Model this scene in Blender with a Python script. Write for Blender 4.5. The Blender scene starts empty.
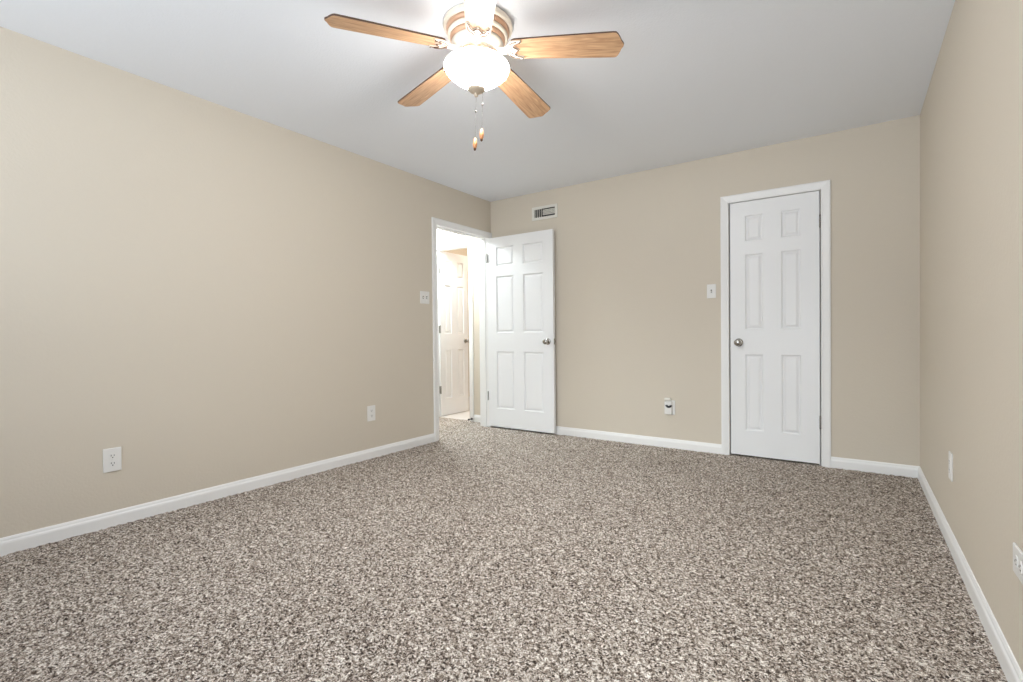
import bpy, math, random
import numpy as np
from mathutils import Vector, Matrix

scene = bpy.context.scene
COL = scene.collection
PI = math.pi

# ------------------------------------------------------------------ camera
XL, XR, YB, YF, ZC = 0.0, 3.605, 4.297, -0.64, 2.44     # room shell, metres
F_PX, YAW, PITCH, ROLL = 493.46, 0.6054, -0.012, -0.0098
cam = bpy.data.cameras.new('camera')
cam.sensor_fit = 'HORIZONTAL'
cam.sensor_width = 36.0
cam.lens = F_PX * 36.0 / 1023.0
cam.clip_start = 0.02
cam_ob = bpy.data.objects.new('camera', cam)
COL.objects.link(cam_ob)
fwd = Vector((-math.sin(YAW) * math.cos(PITCH), math.cos(YAW) * math.cos(PITCH), math.sin(PITCH)))
rgt = Vector((math.cos(YAW), math.sin(YAW), 0))
upv = rgt.cross(fwd)
c_, s_ = math.cos(ROLL), math.sin(ROLL)
r2, u2 = c_ * rgt + s_ * upv, -s_ * rgt + c_ * upv
rot = Matrix((r2, u2, -fwd)).transposed().to_4x4()
cam_ob.matrix_world = Matrix.Translation((3.2344, 0.0, 0.9923)) @ rot
scene.camera = cam_ob

# ------------------------------------------------------------------ colour management, sky, sun, lamps
vs = scene.view_settings
scene.display_settings.display_device = 'sRGB'
vs.view_transform = 'Standard'
vs.look = 'None'
vs.gamma = 1.0
vs.exposure = 0.0
vs.use_curve_mapping = False

world = bpy.data.worlds.new('daylight_sky')
scene.world = world
world.use_nodes = True
bg = world.node_tree.nodes['Background']
bg.inputs['Strength'].default_value = 1.0
SKY_UP, SKY_DOWN = (2.05, 2.45, 2.95), (5.3, 5.9, 6.6)      # hazy sky; lower half made brighter to lift the ceiling
wn, wl = world.node_tree.nodes, world.node_tree.links
w_tc = wn.new('ShaderNodeTexCoord'); w_sep = wn.new('ShaderNodeSeparateXYZ'); w_mr = wn.new('ShaderNodeMapRange'); w_mx = wn.new('ShaderNodeMix')
w_mx.data_type = 'RGBA'; w_mx.clamp_result = False
w_mr.inputs[1].default_value = -0.04; w_mr.inputs[2].default_value = 0.04
wl.new(w_tc.outputs['Generated'], w_sep.inputs[0]); wl.new(w_sep.outputs['Z'], w_mr.inputs[0]); wl.new(w_mr.outputs[0], w_mx.inputs[0])
w_mx.inputs[6].default_value = (*SKY_DOWN, 1); w_mx.inputs[7].default_value = (*SKY_UP, 1)
wl.new(w_mx.outputs[2], bg.inputs['Color'])

def add_light(name, kind, loc, energy, color, **kw):
    l = bpy.data.lights.new(name, kind)
    l.energy = energy
    l.color = color
    for k, v in kw.items():
        setattr(l, k, v)
    o = bpy.data.objects.new(name, l)
    o.location = loc
    COL.objects.link(o)
    return o

ADDED_WINS = [(2.20, 3.57, 0.12, 2.14), (0.30, 1.85, 0.95, 2.16)]      # openings for unseen windows, added behind the camera to light the room
sun = add_light('hazy_sun', 'SUN', (3, -4, 4), 3.0, (0.90, 0.97, 1.0), angle=0.60)
sun.rotation_euler = Vector((-0.06, 1.0, -0.44)).to_track_quat('-Z', 'Y').to_euler()
for a0, a1, b0, b1 in ADDED_WINS:
    por = add_light('window_skylight', 'AREA', ((a0 + a1) / 2, YF - 0.10, (b0 + b1) / 2), 1.0, (1, 1, 1),
                    shape='RECTANGLE', size=a1 - a0, size_y=b1 - b0)
    por.rotation_euler = (PI / 2, 0, 0)
    por.data.cycles.is_portal = True
add_light('hall_lamp', 'POINT', (-0.72, 3.96, 2.30), 92.0, (0.83, 0.94, 1.0), shadow_soft_size=0.10)
add_light('bathroom_lamp', 'POINT', (-0.62, 5.85, 2.1), 34.0, (1.0, 0.86, 0.72), shadow_soft_size=0.12)
BOWL_EMIT, BOWL_SHOULDER = 94.0, 12.0

# ------------------------------------------------------------------ materials
def new_mat(name):
    m = bpy.data.materials.new(name)
    m.use_nodes = True
    nt = m.node_tree
    return m, nt, nt.nodes['Principled BSDF']

def srgb(r, g, b):
    f = lambda c: c / 12.92 if c <= 0.04045 else ((c + 0.055) / 1.055) ** 2.4
    return (f(r / 255), f(g / 255), f(b / 255), 1)

def plain(name, col, rough=0.5, metal=0.0, bump=0.0, bscale=200.0, bdist=0.001, var=0.0):
    m, nt, p = new_mat(name)
    N, L = nt.nodes, nt.links
    p.inputs['Base Color'].default_value = col
    p.inputs['Roughness'].default_value = rough
    p.inputs['Metallic'].default_value = metal
    if bump or var:
        tc = N.new('ShaderNodeTexCoord')
        nz = N.new('ShaderNodeTexNoise')
        nz.inputs['Scale'].default_value = bscale
        nz.inputs['Detail'].default_value = 3.0
        L.new(tc.outputs['Object'], nz.inputs['Vector'])
        if bump:
            b = N.new('ShaderNodeBump')
            b.inputs['Strength'].default_value = bump
            b.inputs['Distance'].default_value = bdist
            L.new(nz.outputs['Fac'], b.inputs['Height'])
            L.new(b.outputs['Normal'], p.inputs['Normal'])
        if var:
            mx = N.new('ShaderNodeMixRGB')
            mx.inputs['Color1'].default_value = tuple(c * (1 - var) for c in col[:3]) + (1,)
            mx.inputs['Color2'].default_value = tuple(min(1, c * (1 + var)) for c in col[:3]) + (1,)
            L.new(nz.outputs['Fac'], mx.inputs['Fac'])
            L.new(mx.outputs['Color'], p.inputs['Base Color'])
    return m

M = {}
M['wall'] = plain('beige_wall_paint', srgb(212, 202, 186), 0.65, bump=0.35, bscale=75, bdist=0.0025)
M['ceiling'] = plain('ceiling_paint', srgb(240, 243, 248), 0.8, bump=0.45, bscale=110, bdist=0.003)
M['trim'] = plain('white_trim_paint', srgb(240, 239, 237), 0.35)
M['door'] = plain('white_door_paint', srgb(240, 240, 240), 0.38, bump=0.05, bscale=60)
M['plate'] = plain('white_plastic_plate', srgb(232, 230, 226), 0.35)
M['slot'] = plain('dark_slot', srgb(35, 32, 30), 0.6)
M['nickel'] = plain('satin_nickel', (0.42, 0.40, 0.37, 1), 0.22, 1.0)
M['hinge'] = plain('worn_nickel_hinge', (0.30, 0.29, 0.27, 1), 0.35, 1.0)
M['vent_white'] = plain('vent_white_enamel', srgb(226, 223, 214), 0.4)
M['vent_dark'] = plain('vent_duct_dark', srgb(48, 45, 42), 0.8)
M['black'] = plain('black_plastic', srgb(22, 20, 26), 0.35)
M['cream'] = plain('antique_white_metal', srgb(238, 228, 212), 0.35)
M['copper'] = plain('antique_copper_wash', srgb(214, 172, 142), 0.35, 0.2)
M['bronze'] = plain('dark_bronze', srgb(96, 66, 46), 0.4, 0.4)
M['blade_edge'] = plain('dark_blade_edge', srgb(84, 58, 44), 0.5)
M['fob_wood'] = plain('pull_fob_wood', srgb(214, 150, 102), 0.4)
M['chain'] = plain('pale_bead_chain', srgb(112, 108, 102), 0.5, 0.2)
M['tile'] = plain('bathroom_tile', srgb(214, 208, 202), 0.3)
M['closet'] = plain('closet_plaster', srgb(170, 165, 155), 0.8)
M['finial'] = plain('finial_cream_metal', srgb(205, 188, 166), 0.35, 0.2)

def carpet_mat():
    m, nt, p = new_mat('speckled_carpet')
    N, L = nt.nodes, nt.links
    tc = N.new('ShaderNodeTexCoord')
    nz0 = N.new('ShaderNodeTexNoise'); nz0.inputs['Scale'].default_value = 60; nz0.inputs['Detail'].default_value = 2
    L.new(tc.outputs['Object'], nz0.inputs['Vector'])
    off = N.new('ShaderNodeMixRGB'); off.blend_type = 'LINEAR_LIGHT'; off.inputs['Fac'].default_value = 0.006
    L.new(tc.outputs['Object'], off.inputs['Color1']); L.new(nz0.outputs['Color'], off.inputs['Color2'])
    facs = []
    for sc_ in (132, 225):                        # clumps of tufts, single tufts
        vo = N.new('ShaderNodeTexVoronoi'); vo.inputs['Scale'].default_value = sc_
        L.new(off.outputs['Color'], vo.inputs['Vector'])
        sep = N.new('ShaderNodeSeparateColor'); L.new(vo.outputs['Color'], sep.inputs['Color'])
        facs.append(sep.outputs['Red'])
    fm = N.new('ShaderNodeMix'); fm.data_type = 'FLOAT'; fm.inputs[0].default_value = 0.55
    L.new(facs[0], fm.inputs[2]); L.new(facs[1], fm.inputs[3])
    rp = N.new('ShaderNodeValToRGB')
    e = rp.color_ramp.elements
    e[0].position = 0.10; e[0].color = srgb(48, 40, 36)
    e[1].position = 0.88; e[1].color = srgb(250, 243, 233)
    for pos, c in ((0.28, (93, 80, 72)), (0.46, (157, 142, 129)), (0.62, (197, 185, 173)), (0.76, (227, 217, 206))):
        k = e.new(pos); k.color = srgb(*c)
    L.new(fm.outputs[0], rp.inputs['Fac'])
    nz = N.new('ShaderNodeTexNoise'); nz.inputs['Scale'].default_value = 420; nz.inputs['Detail'].default_value = 2
    L.new(tc.outputs['Object'], nz.inputs['Vector'])
    mr = N.new('ShaderNodeMapRange'); mr.inputs[1].default_value = 0.3; mr.inputs[2].default_value = 0.7
    mr.inputs[3].default_value = 0.55; mr.inputs[4].default_value = 1.25
    L.new(nz.outputs['Fac'], mr.inputs[0])
    mul = N.new('ShaderNodeMixRGB'); mul.blend_type = 'MULTIPLY'; mul.inputs['Fac'].default_value = 1
    L.new(rp.outputs['Color'], mul.inputs['Color1']); L.new(mr.outputs[0], mul.inputs['Color2'])
    L.new(mul.outputs['Color'], p.inputs['Base Color'])
    p.inputs['Roughness'].default_value = 0.95
    p.inputs['Specular IOR Level'].default_value = 0.1
    b = N.new('ShaderNodeBump'); b.inputs['Strength'].default_value = 0.6; b.inputs['Distance'].default_value = 0.004
    L.new(nz.outputs['Fac'], b.inputs['Height']); L.new(b.outputs['Normal'], p.inputs['Normal'])
    return m
M['carpet'] = carpet_mat()

def wood_mat():
    m, nt, p = new_mat('oak_blade')
    N, L = nt.nodes, nt.links
    tc = N.new('ShaderNodeTexCoord')
    mp = N.new('ShaderNodeMapping'); mp.inputs['Scale'].default_value = (2.6, 26, 26)
    L.new(tc.outputs['Object'], mp.inputs['Vector'])
    nz = N.new('ShaderNodeTexNoise'); nz.inputs['Scale'].default_value = 2.2; nz.inputs['Detail'].default_value = 5
    nz.inputs['Distortion'].default_value = 1.2
    L.new(mp.outputs['Vector'], nz.inputs['Vector'])
    rp = N.new('ShaderNodeValToRGB')
    e = rp.color_ramp.elements
    e[0].position = 0.30; e[0].color = srgb(166, 122, 88)
    e[1].position = 0.70; e[1].color = srgb(216, 176, 136)
    L.new(nz.outputs['Fac'], rp.inputs['Fac'])
    L.new(rp.outputs['Color'], p.inputs['Base Color'])
    p.inputs['Roughness'].default_value = 0.4
    return m
M['oak'] = wood_mat()

def bowl_mat(name, strength):
    m, nt, p = new_mat(name)
    p.inputs['Base Color'].default_value = (0.9, 0.87, 0.82, 1)
    p.inputs['Roughness'].default_value = 0.3
    p.inputs['Emission Color'].default_value = (1.0, 0.98, 0.95, 1)
    p.inputs['Emission Strength'].default_value = strength
    return m
M['bowl'] = bowl_mat('lit_frosted_glass', BOWL_EMIT)                # glow set stronger below, shoulder dimmed so the ceiling is not blown out
M['bowl_top'] = bowl_mat('lit_frosted_glass_shoulder', BOWL_SHOULDER)

def pane_mat():
    m, nt, p = new_mat('window_glass')
    N, L = nt.nodes, nt.links
    tr = N.new('ShaderNodeBsdfTransparent'); gl = N.new('ShaderNodeBsdfGlossy'); gl.inputs['Roughness'].default_value = 0.02
    mx = N.new('ShaderNodeMixShader'); mx.inputs['Fac'].default_value = 0.05
    L.new(tr.outputs[0], mx.inputs[1]); L.new(gl.outputs[0], mx.inputs[2])
    L.new(mx.outputs[0], N['Material Output'].inputs['Surface'])
    return m
M['pane'] = pane_mat()

# ------------------------------------------------------------------ mesh helpers
class MB:
    """collects geometry; build() links it as one mesh object"""
    def __init__(self):
        self.v, self.f, self.mi, self.sm = [], [], [], []
    def add(self, vs_, fs_, mi=0, smooth=False, T=None):
        n = len(self.v)
        for q in vs_:
            q = Vector(q)
            self.v.append(tuple(T @ q) if T is not None else tuple(q))
        for fa in fs_:
            self.f.append(tuple(i + n for i in fa)); self.mi.append(mi); self.sm.append(smooth)
        return self
    def box(self, lo, hi, mi=0, T=None, bev=0.0):
        (x0, y0, z0), (x1, y1, z1) = lo, hi
        if bev <= 0:
            vs_ = [(x0, y0, z0), (x1, y0, z0), (x1, y1, z0), (x0, y1, z0), (x0, y0, z1), (x1, y0, z1), (x1, y1, z1), (x0, y1, z1)]
            fs_ = [(0, 3, 2, 1), (4, 5, 6, 7), (0, 1, 5, 4), (1, 2, 6, 5), (2, 3, 7, 6), (3, 0, 4, 7)]
            return self.add(vs_, fs_, mi, False, T)
        import bmesh
        bm = bmesh.new()
        bmesh.ops.create_cube(bm, size=1)
        for q in bm.verts:
            q.co = Vector((x0 + (q.co.x + .5) * (x1 - x0), y0 + (q.co.y + .5) * (y1 - y0), z0 + (q.co.z + .5) * (z1 - z0)))
        bmesh.ops.bevel(bm, geom=bm.edges[:], offset=bev, segments=2, affect='EDGES', profile=0.5)
        bm.verts.index_update()
        self.add([q.co.copy() for q in bm.verts], [[q.index for q in fa.verts] for fa in bm.faces], mi, False, T)
        bm.free()
        return self
    def lathe(self, prof, seg=48, mi=0, T=None, smooth=True, cap0=True, cap1=True):
        vs_, fs_ = [], []
        for (r, z) in prof:
            for k in range(seg):
                a = 2 * PI * k / seg
                vs_.append((r * math.cos(a), r * math.sin(a), z))
        for i in range(len(prof) - 1):
            for k in range(seg):
                k2 = (k + 1) % seg
                fs_.append((i * seg + k, i * seg + k2, (i + 1) * seg + k2, (i + 1) * seg + k))
        if cap0: fs_.append(tuple(reversed(range(seg))))
        if cap1: fs_.append(tuple(range((len(prof) - 1) * seg, len(prof) * seg)))
        return self.add(vs_, fs_, mi, smooth, T)
    def prism(self, poly, z0, z1, mi=0, mi_side=None, T=None):
        n = len(poly)
        vs_ = [(x, y, z0) for x, y in poly] + [(x, y, z1) for x, y in poly]
        self.add(vs_, [tuple(reversed(range(n))), tuple(range(n, 2 * n))], mi, False, T)
        self.add(vs_, [(i, (i + 1) % n, n + (i + 1) % n, n + i) for i in range(n)], mi if mi_side is None else mi_side, False, T)
        return self
    def sweep(self, path, prof, mi=0, closed=False):
        """path: list of (origin, u, v) frames; prof: closed loop of (a, b) in the frame's u, v"""
        n = len(prof)
        vs_, fs_ = [], []
        for o, u, v in path:
            for a, b in prof:
                vs_.append(Vector(o) + a * Vector(u) + b * Vector(v))
        for i in range(len(path) - 1):
            for k in range(n):
                k2 = (k + 1) % n
                fs_.append((i * n + k, i * n + k2, (i + 1) * n + k2, (i + 1) * n + k))
        fs_.append(tuple(range(n - 1, -1, -1))); fs_.append(tuple(range((len(path) - 1) * n, len(path) * n)))
        return self.add(vs_, fs_, mi)
    def tube(self, pts, r, seg=8, mi=0, T=None):
        pts = [Vector(q) for q in pts]
        vs_, fs_ = [], []
        for i, q in enumerate(pts):
            d = (pts[min(i + 1, len(pts) - 1)] - pts[max(i - 1, 0)]).normalized()
            a = d.cross(Vector((0, 0, 1)))
            if a.length < 1e-4: a = Vector((1, 0, 0))
            a.normalize(); b = d.cross(a)
            for k in range(seg):
                t = 2 * PI * k / seg
                vs_.append(q + r * (math.cos(t) * a + math.sin(t) * b))
        for i in range(len(pts) - 1):
            for k in range(seg):
                k2 = (k + 1) % seg
                fs_.append((i * seg + k, i * seg + k2, (i + 1) * seg + k2, (i + 1) * seg + k))
        fs_.append(tuple(range(seg - 1, -1, -1))); fs_.append(tuple(range((len(pts) - 1) * seg, len(pts) * seg)))
        return self.add(vs_, fs_, mi, True, T)
    def build(self, name, mats, parent=None, loc=None, rotm=None):
        import bmesh
        me = bpy.data.meshes.new(name)
        me.from_pydata([tuple(q) for q in self.v], [], self.f)
        me.polygons.foreach_set('material_index', self.mi)
        me.polygons.foreach_set('use_smooth', self.sm)
        for m in (mats if isinstance(mats, (list, tuple)) else [mats]):
            me.materials.append(m)
        bm = bmesh.new(); bm.from_mesh(me)
        bmesh.ops.recalc_face_normals(bm, faces=bm.faces[:])
        bm.to_mesh(me); bm.free()
        me.update()
        o = bpy.data.objects.new(name, me)
        COL.objects.link(o)
        if parent is not None: o.parent = parent
        if rotm is not None: o.matrix_local = (Matrix.Translation(loc or (0, 0, 0)) @ rotm)
        elif loc is not None: o.location = loc
        return o

def tag(o, label, cat, group=None, kind=None):
    o['label'] = label; o['category'] = cat
    if group: o['group'] = group
    if kind: o['kind'] = kind
    return o

def empty(name, label, cat, loc, rotz=0.0, group=None, kind=None):
    o = bpy.data.objects.new(name, None)
    o.empty_display_size = 0.05
    o.location = loc; o.rotation_euler = (0, 0, rotz)
    COL.objects.link(o)
    return tag(o, label, cat, group, kind)

def dup(root, loc, rotz, label):
    def cp(o, parent):
        c = o.copy(); COL.objects.link(c)
        if parent is not None:
            c.parent = parent
            c.matrix_parent_inverse = o.matrix_parent_inverse.copy()
        for ch in list(o.children): cp(ch, c)
        return c
    r = cp(root, None)
    r.location = loc; r.rotation_euler = (0, 0, rotz); r['label'] = label
    return r

WT0 = 0.12
# ------------------------------------------------------------------ floor (carpet pile as real relief)
def carpet_grid(x0, x1, y0, y1, step, seed):
    rng = np.random.default_rng(seed)
    nx, ny = int(round((x1 - x0) / step)) + 1, int(round((y1 - y0) / step)) + 1
    h = rng.random((ny, nx))
    h = (h * 2 + np.roll(h, 1, 0) + np.roll(h, 1, 1)) / 4
    z = -0.006 + 0.011 * h
    jx = rng.uniform(-.25, .25, (ny, nx)) * step; jy = rng.uniform(-.25, .25, (ny, nx)) * step
    jx[:, [0, -1]] = 0; jy[[0, -1], :] = 0
    X, Y = np.meshgrid(np.linspace(x0, x1, nx), np.linspace(y0, y1, ny))
    co = np.stack([X + jx, Y + jy, z], -1).reshape(-1, 3).astype(np.float32)
    idx = np.arange(nx * ny).reshape(ny, nx)
    q = np.stack([idx[:-1, :-1], idx[:-1, 1:], idx[1:, 1:], idx[1:, :-1]], -1).reshape(-1, 4)
    return co, q
def grid_obj(name, parts, mat):
    cos, qs, n = [], [], 0
    for co, q in parts:
        cos.append(co); qs.append(q + n); n += len(co)
    co = np.concatenate(cos); q = np.concatenate(qs)
    me = bpy.data.meshes.new(name)
    me.vertices.add(len(co)); me.vertices.foreach_set('co', co.ravel())
    me.loops.add(q.size); me.loops.foreach_set('vertex_index', q.ravel().astype(np.int32))
    me.polygons.add(len(q))
    me.polygons.foreach_set('loop_start', np.arange(0, q.size, 4, dtype=np.int32))
    me.polygons.foreach_set('loop_total', np.full(len(q), 4, dtype=np.int32))
    me.update(calc_edges=True); me.validate()
    me.materials.append(mat)
    o = bpy.data.objects.new(name, me); COL.objects.link(o)
    return o
fl = grid_obj('floor', [carpet_grid(XL, XR, YF, YB, 0.0075, 1), carpet_grid(-1.15, XL + 0.0085, 1.4, 4.445, 0.0095, 2),
                        carpet_grid(2.414, 3.036, YB - 0.01, YB + 0.3, 0.012, 3)], M['carpet'])
tag(MB().box((-2.0, YF - WT0, -0.07), (XR + WT0, 6.4, -0.03)).build('floor_slab', plain('concrete_slab', srgb(120, 116, 110), 0.9)), 'concrete slab under the carpet', 'floor', kind='structure')  # put in to stop sky light leaking up between the carpet grids
tag(fl, 'speckled brown and beige carpet covering the whole floor', 'floor', kind='structure')

# ------------------------------------------------------------------ walls and ceiling
def struct(name, mb, mat, label, cat):
    return tag(mb.build(name, mat), label, cat, kind='structure')
WT = 0.12
DY0, DY1, DZ = 3.440, 4.245, 2.040         # bedroom doorway (clear opening in the left wall)
w = MB()
w.box((-WT, YF - WT, -0.05), (0, DY0, ZC)).box((-WT, DY0, DZ), (0, DY1, ZC)).box((-WT, DY1, -0.05), (0, YB, ZC))
struct('wall_left', w, M['wall'], 'long beige wall on the left with the doorway at its far end', 'wall')
CX0, CX1, CZ = 2.414, 3.036, 2.040         # closet opening
w = MB()
w.box((-WT, YB, -0.05), (CX0, YB + WT, ZC)).box((CX0, YB, CZ), (CX1, YB + WT, ZC)).box((CX1, YB, -0.05), (XR + WT, YB + WT, ZC))
struct('wall_back', w, M['wall'], 'beige far wall with the closet door and the air vent', 'wall')
w = MB().box((XR, YF - WT, -0.05), (XR + WT, YB, ZC))
struct('wall_right', w, M['wall'], 'beige wall on the right with two outlets near the floor', 'wall')
w = MB()
xs_ = [0] + sorted(q for w_ in ADDED_WINS for q in w_[:2]) + [XR]
for a0, a1 in zip(xs_[0::2], xs_[1::2]):
    w.box((a0, YF - WT, -0.05), (a1, YF, ZC))
for a0, a1, b0, b1 in ADDED_WINS:
    w.box((a0, YF - WT, -0.05), (a1, YF, b0)).box((a0, YF - WT, b1), (a1, YF, ZC))
struct('wall_front', w, M['wall'], 'beige wall with the window behind the viewpoint', 'wall')
w = MB().box((-WT, YF - WT, ZC), (XR + WT, YB + WT, ZC + 0.1))
struct('ceiling', w, M['ceiling'], 'white lightly textured ceiling carrying the fan', 'ceiling')
# closet interior
w = MB()
w.box((CX0 - 0.35, YB + 0.62, -0.05), (CX1 + 0.35, YB + 0.66, ZC)).box((CX0 - 0.39, YB + WT, -0.05), (CX0 - 0.35, YB + 0.66, ZC))
w.box((CX1 + 0.35, YB + WT, -0.05), (CX1 + 0.39, YB + 0.66, ZC)).box((CX0 - 0.39, YB + WT, ZC), (CX1 + 0.39, YB + 0.66, ZC + 0.04))
w.box((CX0 - 0.39, YB + WT, -0.05), (CX1 + 0.39, YB + 0.66, -0.012))
struct('wall_closet', w, M['closet'], 'plain closet interior behind the closed white door', 'wall')
# hall and bathroom
HE, HX = 4.430, -1.15                       # hall end wall plane, hall far side
BX0, BX1, BZ = -0.925, -0.425, 2.035        # bathroom doorway in the hall end wall
w = MB()
w.box((HX, HE, -0.05), (BX0, HE + WT, ZC)).box((BX0, HE, BZ), (BX1, HE + WT, ZC)).box((BX1, HE, -0.05), (-WT, HE + WT, ZC))
struct('wall_hall', w, M['wall'], 'hall end wall holding the bathroom doorway', 'wall')
w = MB().box((HX - WT, 1.4, -0.05), (HX, HE + WT, ZC)).box((HX - WT, 1.4 - WT, -0.05), (-WT, 1.4, ZC))
struct('wall_corridor', w, M['wall'], 'side walls of the hall outside the bedroom', 'wall')
w = MB().box((HX - WT, 1.4 - WT, ZC), (-WT, HE + WT, ZC + 0.1))
struct('ceiling_hall', w, M['ceiling'], 'white hall ceiling beyond the doorway', 'ceiling')
w = MB()
w.box((-1.9, 6.3, -0.05), (0.6, 6.4, ZC)).box((-2.0, HE + WT, -0.05), (-1.9, 6.4, ZC)).box((0.6, HE + WT, -0.05), (0.7, 6.4, ZC))
w.box((-1.9, HE + WT, -0.05), (HX - WT, HE + WT + 0.05, ZC)).box((-WT, HE + WT, -0.05), (0.6, HE + WT + 0.05, ZC))
struct('wall_bathroom', w, M['wall'], 'warm lit bathroom walls seen over the hall door', 'wall')
struct('ceiling_bathroom', MB().box((-2.0, HE + WT, ZC), (0.7, 6.4, ZC + 0.1)), M['ceiling'], 'bathroom ceiling beyond the hall', 'ceiling')
struct('floor_bathroom', MB().box((-2.0, HE + 0.015, -0.05), (0.7, 6.4, 0.002)), M['tile'], 'pale tile bathroom floor beyond the hall carpet', 'floor')

# ------------------------------------------------------------------ baseboards
BBP = [(0, -0.006), (0.013, -0.006), (0.013, 0.050), (0.0115, 0.058), (0.008, 0.064), (0.0075, 0.070), (0.004, 0.078), (0, 0.079)]
def baseboard(name, p0, p1, nrm, label):
    mb = MB()
    mb.sweep([((p0[0], p0[1], 0), nrm, (0, 0, 1)), ((p1[0], p1[1], 0), nrm, (0, 0, 1))], BBP)
    struct(name, mb, M['trim'], label, 'baseboard')
baseboard('baseboard_left', (0, YF), (0, 3.376), (1, 0, 0), 'white baseboard along the left wall')
baseboard('baseboard_back', (0.02, YB), (2.352, YB), (0, -1, 0), 'white baseboard between the doorway and the closet')
baseboard('baseboard_corner', (3.100, YB), (XR, YB), (0, -1, 0), 'short white baseboard right of the closet door')
baseboard('baseboard_right', (XR, YF), (XR, YB), (-1, 0, 0), 'white baseboard along the right wall')
baseboard('baseboard_front', (0, YF), (XR, YF), (0, 1, 0), 'white baseboard under the window behind the viewpoint')
baseboard('baseboard_hall', (-0.363, HE), (-WT, HE), (0, -1, 0), 'short white baseboard on the hall end wall')

# ------------------------------------------------------------------ door casings with their jambs
CP = [(0, 0), (0, 0.009), (0.006, 0.011), (0.012, 0.0095), (0.040, 0.0150), (0.052, 0.0165), (0.060, 0.0145), (0.060, 0)]
def casing(mb, a0, a1, top, base, axis, nrm, left=True, right=True, wscale=1.0, rclip=None):
    """U-shaped casing round an opening a0..a1 along `axis` on a wall plane through `base` with outward normal nrm"""
    ax, nr, up = Vector(axis), Vector(nrm), Vector((0, 0, 1))
    prof = [(a * wscale, b) for a, b in CP]
    path = []
    if left: path.append((Vector(base) + ax * a0 - up * 0.006, -ax, nr))
    path.append((Vector(base) + ax * a0 + up * top, (-ax + up) if left else up, nr))
    rw = (ax + up)
    path.append((Vector(base) + ax * a1 + up * top, rw, nr))
    path.append((Vector(base) + ax * a1 - up * 0.006, ax, nr))
    mb.sweep(path, prof)
def jamb(mb, a0, a1, top, depth0, depth1, axis, nrm, base, stop0=None, stop1=None, th=0.018):
    ax, nr, up = Vector(axis), Vector(nrm), Vector((0, 0, 1))
    T = Matrix.Translation(base) @ Matrix((ax, nr, up)).transposed().to_4x4()
    mb.box((a0 - 0.004, depth0, -0.006), (a0 + 0.0005, depth1, top), T=T)
    mb.box((a1 - 0.0005, depth0, -0.006), (a1 + 0.004, depth1, top), T=T)
    mb.box((a0 - 0.004, depth0, top - 0.0005), (a1 + 0.004, depth1, top + 0.004), T=T)
    if stop0 is not None:
        mb.box((a0, stop0, -0.006), (a0 + 0.011, stop1, top), T=T)
        mb.box((a1 - 0.011, stop0, -0.006), (a1, stop1, top), T=T)
        mb.box((a0, stop0, top - 0.011), (a1, stop1, top), T=T)
# bedroom doorway: room side casing (clipped by the corner), jamb, hall side casing
t1 = MB()
casing(t1, DY0, DY1 - 0.008, DZ, (0, 0, 0), (0, 1, 0), (1, 0, 0))
jamb(t1, DY0, DY1, DZ, -WT, 0.0, (0, 1, 0), (1, 0, 0), (0, 0, 0), -0.075, -0.040)
casing(t1, DY0, DY1, DZ, (-WT, 0, 0), (0, 1, 0), (-1, 0, 0))
struct('trim_1', t1, M['trim'], 'white casing and jamb of the open doorway in the left wall', 'door trim')
t2 = MB()
casing(t2, CX0 - 0.005, CX1 + 0.005, CZ - 0.002, (0, YB, 0), (1, 0, 0), (0, -1, 0))
jamb(t2, CX0, CX1, CZ, -WT, 0.0, (1, 0, 0), (0, -1, 0), (0, YB, 0), -0.075, -0.038)
struct('trim_2', t2, M['trim'], 'white casing and jamb around the closet door', 'door trim')
t3 = MB()
casing(t3, BX0, BX1, BZ, (0, HE, 0), (1, 0, 0), (0, -1, 0))
jamb(t3, BX0, BX1, BZ, -WT, 0.0, (1, 0, 0), (0, -1, 0), (0, HE, 0), -0.06, -0.03)
struct('trim_3', t3, M['trim'], 'white casing around the bathroom doorway in the hall', 'door trim')

# ------------------------------------------------------------------ six panel doors
def leaf_mb(wd, z0, z1, th, cols, rows, bw=0.030):
    """leaf in local x 0..wd, y -th..0 (front at y=0 facing -y is built mirrored), six moulded panels on both faces"""
    mb = MB()
    xs = sorted({0, wd, *[c for p_ in cols for c in p_]}); zs = sorted({z0, z1, *[c for p_ in rows for c in p_]})
    loops = [(0.0, 0.0), (0.004, 0.0075), (0.009, 0.0110), (0.013, 0.0115), (bw, 0.0035)]
    for side in (0, 1):
        Y = lambda d: (d if side == 0 else th - d)
        for i in range(len(xs) - 1):
            for j in range(len(zs) - 1):
                a, b, c, d = xs[i], xs[i + 1], zs[j], zs[j + 1]
                if (a, b) in cols and (c, d) in rows:
                    vs_, fs_ = [], []
                    for ins, dep in loops:
                        vs_ += [(a + ins, Y(dep), c + ins), (b - ins, Y(dep), c + ins), (b - ins, Y(dep), d - ins), (a + ins, Y(dep), d - ins)]
                    for k in range(len(loops) - 1):
                        for m_ in range(4):
                            n_ = (m_ + 1) % 4
                            fs_.append((4 * k + m_, 4 * k + n_, 4 * k + 4 + n_, 4 * k + 4 + m_))
                    k = 4 * (len(loops) - 1); fs_.append((k, k + 1, k + 2, k + 3))
                    mb.add(vs_, fs_)
                else:
                    mb.add([(a, Y(0), c), (b, Y(0), c), (b, Y(0), d), (a, Y(0), d)], [(0, 1, 2, 3)])
    mb.add([(0, 0, z0), (wd, 0, z0), (wd, 0, z1), (0, 0, z1), (0, th, z0), (wd, th, z0), (wd, th, z1), (0, th, z1)],
           [(0, 1, 5, 4), (1, 2, 6, 5), (2, 3, 7, 6), (3, 0, 4, 7)])
    return mb
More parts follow.
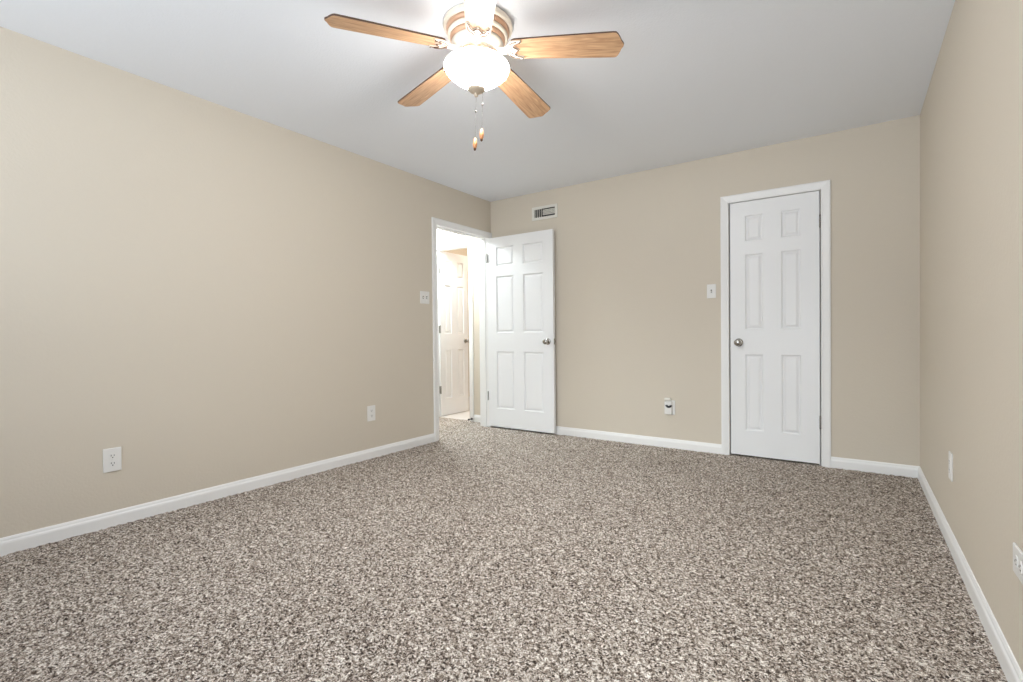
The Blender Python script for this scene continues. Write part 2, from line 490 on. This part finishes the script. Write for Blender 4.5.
def weld(o):
    import bmesh
    bm = bmesh.new(); bm.from_mesh(o.data)
    bmesh.ops.remove_doubles(bm, verts=bm.verts[:], dist=1e-5)
    bmesh.ops.recalc_face_normals(bm, faces=bm.faces[:])
    bm.to_mesh(o.data); bm.free()

ROSE = [(0.0, 0.0), (0.031, 0.0), (0.033, 0.004), (0.030, 0.009), (0.022, 0.012), (0.0, 0.012)]
KNOB = [(0.0, 0.010), (0.012, 0.010), (0.011, 0.024), (0.014, 0.030), (0.022, 0.036), (0.0265, 0.045), (0.0275, 0.053), (0.025, 0.061), (0.018, 0.066), (0.008, 0.0685), (0.0, 0.069)]
def knob_pair(parent, x, z, th, sides=(0, 1)):
    for sd in sides:
        T = Matrix.Rotation(PI / 2 if sd == 0 else -PI / 2, 4, 'X')   # local z -> -y (front) or +y (back)
        loc = (x, 0 if sd == 0 else th, z)
        k = MB().lathe(KNOB, 32, T=T, cap0=False, cap1=False).build('door_knob', M['nickel'], parent, loc)
        k['label'] = 'round satin nickel knob'
        MB().lathe(ROSE, 32, T=T, cap0=False, cap1=False).build('rosette', M['nickel'], k)
def hinge_mb(px, py, z, leafdir, h=0.09):
    mb = MB()
    T = Matrix.Translation((px, py, z - h / 2))
    for k in range(5):
        mb.lathe([(0.0062, k * h / 5 + 0.0006), (0.0062, (k + 1) * h / 5 - 0.0006)], 14, T=T)
    mb.lathe([(0.003, -0.003), (0.0066, 0.0)], 14, T=T); mb.lathe([(0.0066, h), (0.003, h + 0.004)], 14, T=T)
    mb.box((-0.0011, 0.004, 0), (0.0011, 0.030, h), T=T)
    return mb

ROWS = [(0.215, 0.820), (1.020, 1.615), (1.720, 1.922)]
TH = 0.035
# bedroom door, swung wide open against the far wall
d1 = empty('door_1', 'white six panel bedroom door standing wide open beside the doorway', 'door', (0.006, 4.226, 0), 0.0, kind='structure')
lf = leaf_mb(0.806, 0.020, 2.030, TH, [(0.112, 0.336), (0.454, 0.690)], ROWS).build('door_leaf', M['door'], d1); weld(lf)
knob_pair(lf, 0.742, 0.925, TH)
o = MB().box((0.8045, 0.006, 0.895), (0.8075, 0.029, 0.955), bev=0.0008).box((0.806, 0.010, 0.912), (0.816, 0.025, 0.938), bev=0.002).build('latch_plate', M['nickel'], lf)
for z in (1.818, 0.342):
    hinge_mb(-0.003, -0.0065, z, 1).build('hinge', M['hinge'], d1)
# closet door, shut, hinged on the right
d2 = empty('door_2', 'narrow white six panel closet door shut in the far wall', 'door', (2.4185, YB + 0.0005, 0), 0.0, kind='structure')
lf = leaf_mb(0.613, 0.014, 2.034, TH, [(0.110, 0.236), (0.364, 0.492)], ROWS).build('door_leaf', M['door'], d2); weld(lf)
knob_pair(lf, 0.062, 0.915, TH, (0,))
o = MB().box((-0.0035, -0.001, 0.88), (0.0, 0.020, 0.955)).build('strike_plate', M['hinge'], d2)
for z in (1.808, 0.323):
    hinge_mb(0.6175, -0.007, z, -1).build('hinge', M['hinge'], d2)
# bathroom door across the hall, open away into the bathroom
d3 = empty('door_3', 'white hall door open into the warm lit bathroom, seen through the doorway', 'door', (-0.904, HE + 0.025, 0), PI / 2, kind='structure')
lf = leaf_mb(0.525, 0.012, 2.028, TH, [(0.085, 0.210), (0.325, 0.447)], ROWS).build('door_leaf', M['door'], d3); weld(lf)
knob_pair(lf, 0.470, 0.925, TH)
for z in (1.80, 1.07, 0.33):
    hinge_mb(-0.002, -0.006, z, 1).build('hinge', M['hinge'], d3)
st = MB().lathe([(0.0, 0.0), (0.012, 0.0), (0.012, 0.004), (0.005, 0.006), (0.005, 0.05), (0.010, 0.052), (0.010, 0.066), (0.0, 0.068)], 16,
                T=Matrix.Translation((-0.385, HE - 0.018, 0.030)) @ Matrix.Rotation(PI / 2, 4, 'X')).build('door_stop', M['black'])
tag(st, 'small black rubber door stop low on the hall door casing', 'door stop')

# ------------------------------------------------------------------ unseen windows added behind the viewpoint for daylight
for n_, (a0, a1, b0, b1) in enumerate(ADDED_WINS):
    wd = empty('window_%d' % (n_ + 1), ('wide' if n_ == 0 else 'smaller') + ' white framed window in the wall behind the viewpoint', 'window', ((a0 + a1) / 2, YF - 0.06, b0), kind='structure')
    hw, wh = (a1 - a0) / 2, b1 - b0
    mb = MB()
    for x0, x1, z0, z1 in ((-hw, -hw + .04, 0, wh), (hw - .04, hw, 0, wh), (-hw, hw, 0, .04), (-hw, hw, wh - .04, wh), (-hw, hw, wh / 2 - .02, wh / 2 + .02)):
        mb.box((x0, -0.025, z0), (x1, 0.025, z1))
    mb.build('window_frame', M['trim'], wd)
    MB().box((-hw + .04, -0.003, 0.04), (hw - .04, 0.001, wh - 0.04)).build('window_pane', M['pane'], wd)

# ------------------------------------------------------------------ ceiling fan
FX, FY = 1.8018, 1.8221
fan = empty('ceiling_fan', 'five blade oak ceiling fan with a glowing white bowl light, flush to the ceiling', 'ceiling fan', (FX, FY, ZC))
fan.rotation_euler = Matrix.Rotation(0.0368, 4, Vector((-math.sin(YAW), math.cos(YAW), 0))).to_euler()
Z = lambda z: z - ZC
MB().lathe([(0.150, Z(2.446)), (0.160, Z(2.434)), (0.161, Z(2.420)), (0.155, Z(2.412)), (0.146, Z(2.410))], 64).build('ceiling_ring', M['cream'], fan)
MB().lathe([(0.146, Z(2.411)), (0.147, Z(2.402)), (0.142, Z(2.392)), (0.136, Z(2.390))], 64).build('motor_band', M['copper'], fan)['label'] = 'antique copper band'
MB().lathe([(0.136, Z(2.391)), (0.140, Z(2.386)), (0.140, Z(2.378)), (0.134, Z(2.373)), (0.127, Z(2.372))], 64).build('trim_ring', M['cream'], fan)
MB().lathe([(0.127, Z(2.373)), (0.128, Z(2.362)), (0.122, Z(2.352)), (0.118, Z(2.350))], 64).build('motor_band', M['copper'], fan)['label'] = 'antique copper band'
mb = MB().lathe([(0.118, Z(2.351)), (0.121, Z(2.346)), (0.116, Z(2.330)), (0.104, Z(2.314)), (0.094, Z(2.308))], 64)
mb.build('motor_housing', M['cream'], fan)
# scalloped light fitter between the hub and the bowl
mb = MB().lathe([(0.094, Z(2.310)), (0.092, Z(2.296)), (0.080, Z(2.288)), (0.086, Z(2.278)), (0.110, Z(2.272)), (0.114, Z(2.266)), (0.106, Z(2.261))], 64)
ft = mb.build('light_fitter', M['cream'], fan)
mb = MB()
for k in range(10):
    a0 = 2 * PI * k / 10
    pts = []
    for q in range(9):
        t = q / 8; a = a0 + (t - .5) * 2 * PI / 10 * 0.92
        zz = 2.274 + 0.022 * math.sin(PI * t)
        rr = 0.112 - 0.017 * math.sin(PI * t)
        pts.append((rr * math.cos(a), rr * math.sin(a), Z(zz)))
    mb.tube(pts, 0.003, 6)
mb.build('scallop_relief', M['copper'], ft)
# bowl, finial
BP = [(0.104, 2.264), (0.118, 2.264), (0.138, 2.257), (0.149, 2.247), (0.1515, 2.237), (0.147, 2.223), (0.133, 2.206), (0.112, 2.189), (0.089, 2.173), (0.066, 2.160), (0.047, 2.151), (0.034, 2.146), (0.012, 2.144)]
MB().lathe([(r, Z(z)) for r, z in BP[:5]], 64, 1, cap1=False).lathe([(r, Z(z)) for r, z in BP[4:]], 64, cap0=False).build('light_bowl', [M['bowl'], M['bowl_top']], fan)['label'] = 'glowing frosted white glass bowl'
fin = MB().lathe([(r, Z(z)) for r, z in [(0.034, 2.1485), (0.042, 2.143), (0.041, 2.137), (0.031, 2.128), (0.017, 2.122), (0.009, 2.119), (0.0075, 2.115), (0.0095, 2.110), (0.006, 2.104), (0.001, 2.102)]], 40).build('finial', M['finial'], fan)
# blades
def blade_outline():
    r0, r1 = 0.160, 0.652
    pts = []
    hw0, hw1 = 0.056, 0.0705
    side = [(r0, 0.030), (r0 + 0.010, hw0 - 0.006), (r0 + 0.025, hw0), (0.40, 0.0645), (r1 - 0.030, hw1), (r1 - 0.018, hw1 - 0.0015), (r1 - 0.010, hw1 - 0.010)]
    tip = [(r1 - 0.003, 0.046), (r1 + 0.001, 0.036), (r1 + 0.005, 0.024), (r1 + 0.014, 0.008)]
    up = side + tip
    return [(x, -y) for x, y in up] + [(r1 + 0.016, 0.0)] + [(x, y) for x, y in reversed(up)]
BO = blade_outline()
def make_blade():
    mb = MB()
    mb.prism(BO, -0.004, 0.0035, 0, 1)
    return mb
def bracket_mb():
    mb = MB()
    out = [(0.106, -0.016), (0.126, -0.014), (0.144, -0.022), (0.158, -0.040), (0.176, -0.052), (0.214, -0.053),
           (0.216, -0.040), (0.200, -0.036), (0.184, -0.028), (0.180, -0.020), (0.188, -0.012), (0.200, -0.004), (0.202, 0.0)]
    poly = out + [(x, -y) for x, y in reversed(out[:-1])]
    mb.prism(poly, -0.0105, -0.0045)
    # neck up to the hub
    mb.sweep([(Vector((0.076, 0, -0.002)), (0, 1, 0), (0, 0, 1)), (Vector((0.098, 0, -0.004)), (0, 1, 0), (0, 0, 1)), (Vector((0.118, 0, -0.008)), (0, 1, 0), (0, 0, 1)), (Vector((0.140, 0, -0.009)), (0, 1, 0), (0, 0, 1))],
             [(-0.017, -0.005), (0.017, -0.005), (0.017, 0.005), (-0.017, 0.005)])
    return mb
def relief_mb():
    mb = MB()
    z = -0.0115
    half = [(0.212, -0.050), (0.211, -0.042), (0.197, -0.038), (0.180, -0.030), (0.176, -0.021), (0.184, -0.012), (0.195, -0.004), (0.197, 0.0)]
    mb.tube([(x, y, z) for x, y in half + [(x, -y) for x, y in reversed(half[:-1])]], 0.0026, 6)
    for s in (-1, 1):
        mb.tube([(0.136, s * 0.012, z), (0.150, s * 0.020, z), (0.161, s * 0.035, z), (0.176, s * 0.045, z), (0.195, s * 0.047, z)], 0.0024, 6)
        mb.tube([(0.146, s * 0.004, z), (0.162, s * 0.012, z), (0.170, s * 0.018, z)], 0.0022, 6)
    return mb
BZ_, PITCHB = 2.320, math.radians(11.7)
proto = None
for k in range(5):
    a = 0.3857 + k * 2 * PI / 5
    Rm = Matrix.Rotation(a, 4, 'Z') @ Matrix.Rotation(0.0590, 4, 'Y') @ Matrix.Rotation(-PITCHB, 4, 'X')
    Tm = Matrix.Translation((0, 0, Z(BZ_))) @ Rm
    if proto is None:
        b = make_blade().build('blade', [M['oak'], M['blade_edge']], fan)
        br = bracket_mb().build('blade_bracket', M['cream'], b); br['label'] = 'ornate antique white blade bracket'
        rl = relief_mb().build('bracket_relief', M['bronze'], b)
        sc = [MB().lathe([(0.0045, -0.0085), (0.0045, -0.005)], 12, T=Matrix.Translation((0.210, s * 0.044, 0.0))).build('screw', M['bronze'], b) for s in (-1, 1)]
        proto = [b, br, rl] + sc
    else:
        b = proto[0].copy(); COL.objects.link(b)
        for ch in proto[1:]:
            c = ch.copy(); COL.objects.link(c); c.parent = b
        b.parent = fan
    b.matrix_local = Tm
# pull chains
def pull_chain(dx, dy, ztop, zbot):
    mb = MB()
    n = int((ztop - zbot) / 0.0055)
    sp = [(0.0002, -0.0015), (0.0010, -0.0010), (0.0014, 0), (0.0010, 0.0010), (0.0002, 0.0015)]
    for i in range(n + 1):
        mb.lathe(sp, 6, T=Matrix.Translation((dx, dy, Z(ztop - i * 0.0055))), cap0=False, cap1=False)
    zc_ = ztop - (ztop - zbot) * 0.35
    mb.lathe([(0.001, -0.006), (0.004, -0.004), (0.004, 0.004), (0.001, 0.006)], 10, T=Matrix.Translation((dx, dy, Z(zc_))))
    ch = mb.build('pull_chain', M['chain'], fan)
    T = Matrix.Translation((dx, dy, Z(zbot)))
    MB().lathe([(0.001, 0.004), (0.005, 0.0), (0.009, -0.016), (0.0105, -0.026), (0.009, -0.038), (0.0058, -0.046)], 20, T=T).lathe(
        [(0.0062, -0.0455), (0.0055, -0.052), (0.002, -0.056)], 20, 1, T=T).build('pull_fob', [M['fob_wood'], M['bronze']], ch)['label'] = 'orange wooden pull fob with a dark tip'
rx, ry = math.cos(YAW), math.sin(YAW)
pull_chain(0.0, 0.0, 2.104, 1.910)
pull_chain(0.030 * rx, 0.030 * ry, 2.130, 1.954)

# ------------------------------------------------------------------ air vent
vx0, vx1, vz0, vz1 = 0.537, 0.831, 2.156, 2.290
vent = empty('air_vent', 'white metal air register high on the far wall above the open door', 'air vent', ((vx0 + vx1) / 2, YB, vz0))
W, Hh = (vx1 - vx0), (vz1 - vz0)
mb = MB()
fr = 0.026
for lo, hi in (((-W / 2, 0), (W / 2, fr)), ((-W / 2, Hh - fr), (W / 2, Hh)), ((-W / 2, fr), (-W / 2 + fr, Hh - fr)), ((W / 2 - fr, fr), (W / 2, Hh - fr))):
    mb.box((lo[0], -0.010, lo[1]), (hi[0], 0.0, hi[1]))
mb.build('vent_frame', M['vent_white'], vent)
MB().box((-W / 2 + fr, -0.0015, fr), (W / 2 - fr, -0.0002, Hh - fr)).build('duct_backing', M['vent_dark'], vent)
ix0, ix1, split = -W / 2 + fr, W / 2 - fr, -W / 2 + fr + 0.40 * (W - 2 * fr)
for k in range(4):
    x = ix0 + 0.010 + k * (split - ix0) / 4
    T = Matrix.Translation((x, -0.006, 0)) @ Matrix.Rotation(math.radians(-35), 4, 'Z')
    MB().box((-0.006, -0.0008, fr), (0.006, 0.0008, Hh - fr), T=T).build('vertical_louver', M['vent_white'], vent)
MB().box((split - 0.004, -0.009, fr), (split + 0.004, -0.001, Hh - fr)).build('divider', M['vent_dark'], vent)
for k in range(4):
    z = fr + 0.020 + k * (Hh - 2 * fr - 0.030) / 3.6
    T = Matrix.Translation((0, -0.006, z)) @ Matrix.Rotation(math.radians(-38), 4, 'X')
    MB().box((split + 0.004, -0.0085, -0.0008), (ix1, 0.005, 0.0008), T=T).build('horizontal_louver', M['vent_white'], vent)
MB().box((ix1 - 0.036, -0.016, Hh / 2 - 0.004), (ix1 - 0.030, -0.002, Hh / 2 + 0.016)).build('damper_lever', M['vent_white'], vent)

# ------------------------------------------------------------------ switches and outlets (local: plate faces -y)
def screw_mb(x, z, y=-0.0062):
    return MB().lathe([(0.0032, 0.0), (0.0032, 0.0012), (0.002, 0.0018)], 12, T=Matrix.Translation((x, y + 0.0006, z)) @ Matrix.Rotation(PI / 2, 4, 'X'))
def make_switch(label, gangs, loc, rotz):
    e = empty('light_switch', label, 'light switch', loc, rotz)
    wd_ = 0.071 + 0.046 * (gangs - 1)
    MB().box((-wd_ / 2, -0.0062, -0.0575), (wd_ / 2, 0, 0.0575), bev=0.0028).build('wall_plate', M['plate'], e)
    for g in range(gangs):
        x = (g - (gangs - 1) / 2) * 0.046
        s = MB().box((x - 0.0052, -0.0072, -0.012), (x + 0.0052, -0.0055, 0.012)).build('switch_collar', M['slot'], e)
        T = Matrix.Translation((x, -0.006, 0.0)) @ Matrix.Rotation(math.radians(28), 4, 'X')
        MB().box((-0.004, -0.014, -0.0045), (0.004, 0.0, 0.0045), T=T, bev=0.001).build('toggle', M['plate'], s)
        for z in (-0.030, 0.030):
            screw_mb(x, z).build('screw', M['plate'], e)
    return e
make_switch('white single toggle switch on the far wall just left of the closet casing', 1, (2.274, YB, 1.338), 0)
make_switch('white double toggle switch plate on the left wall beside the doorway casing', 2, (0.0, 3.277, 1.345), PI / 2)

def make_outlet(label, loc, rotz, group=None):
    e = empty('wall_outlet', label, 'outlet', loc, rotz, group)
    MB().box((-0.040, -0.0065, -0.0625), (0.040, 0, 0.0625), bev=0.003).build('cover_plate', M['plate'], e)
    for zc_ in (-0.0205, 0.0205):
        poly = []
        for k in range(28):
            a = 2 * PI * k / 28
            poly.append((0.0172 * math.cos(a), max(-0.0138, min(0.0138, 0.0172 * math.sin(a)))))
        T = Matrix.Translation((0, 0, zc_)) @ Matrix.Rotation(PI / 2, 4, 'X')
        r = MB().prism(poly, 0.0055, 0.0082, T=T).build('receptacle', M['plate'], e)
        mb = MB()
        mb.box((-0.0078, -0.0085, zc_ - 0.001), (-0.0052, -0.0075, zc_ + 0.008))
        mb.box((0.0052, -0.0085, zc_ - 0.0005), (0.0078, -0.0075, zc_ + 0.007))
        mb.lathe([(0.0029, 0.0075), (0.0029, 0.0085)], 12, T=Matrix.Translation((0, 0, zc_ - 0.0075)) @ Matrix.Rotation(PI / 2, 4, 'X'))
        mb.build('socket_slots', M['slot'], r)
    screw_mb(0, 0, -0.0065).build('screw', M['plate'], e)
    return e
out0 = make_outlet('white duplex outlet low on the left wall, nearest the viewpoint', (0, 0.938, 0.352), PI / 2, 'wall outlets')
dup(out0, (0, 2.650, 0.366), PI / 2, 'white duplex outlet low on the left wall, nearer the doorway')
dup(out0, (XR, 2.995, 0.372), -PI / 2, 'white upright outlet low on the right wall, nearer the far corner')
o4 = dup(out0, (XR, 1.850, 0.364), -PI / 2, 'white sideways outlet plate at the right edge of the view, on the right wall')
o4.rotation_euler = (0, PI / 2, -PI / 2)
dup(out0, (1.932, YB, 0.352), 0, 'white outlet on the far wall with a small device plugged into it')
# plug-in device
dv = empty('plug_in_device', 'small white plug-in device with a dark curved band, on the far wall outlet', 'plug-in device', (1.918, YB - 0.0085, 0.352))
MB().box((-0.030, -0.028, -0.058), (0.034, 0.0, 0.056), bev=0.006).build('device_body', M['plate'], dv)
pts = [(-0.010 + 0.0190 * (1 - math.cos(PI * k / 12)), -0.028, 0.024 - 0.016 * math.sin(PI * k / 12)) for k in range(13)]
MB().tube(pts, 0.0098, 10).build('dark_band', M['black'], dv)
MB().box((-0.030, -0.030, 0.060), (0.026, -0.004, 0.084), bev=0.004).build('device_cap', M['vent_white'], dv)
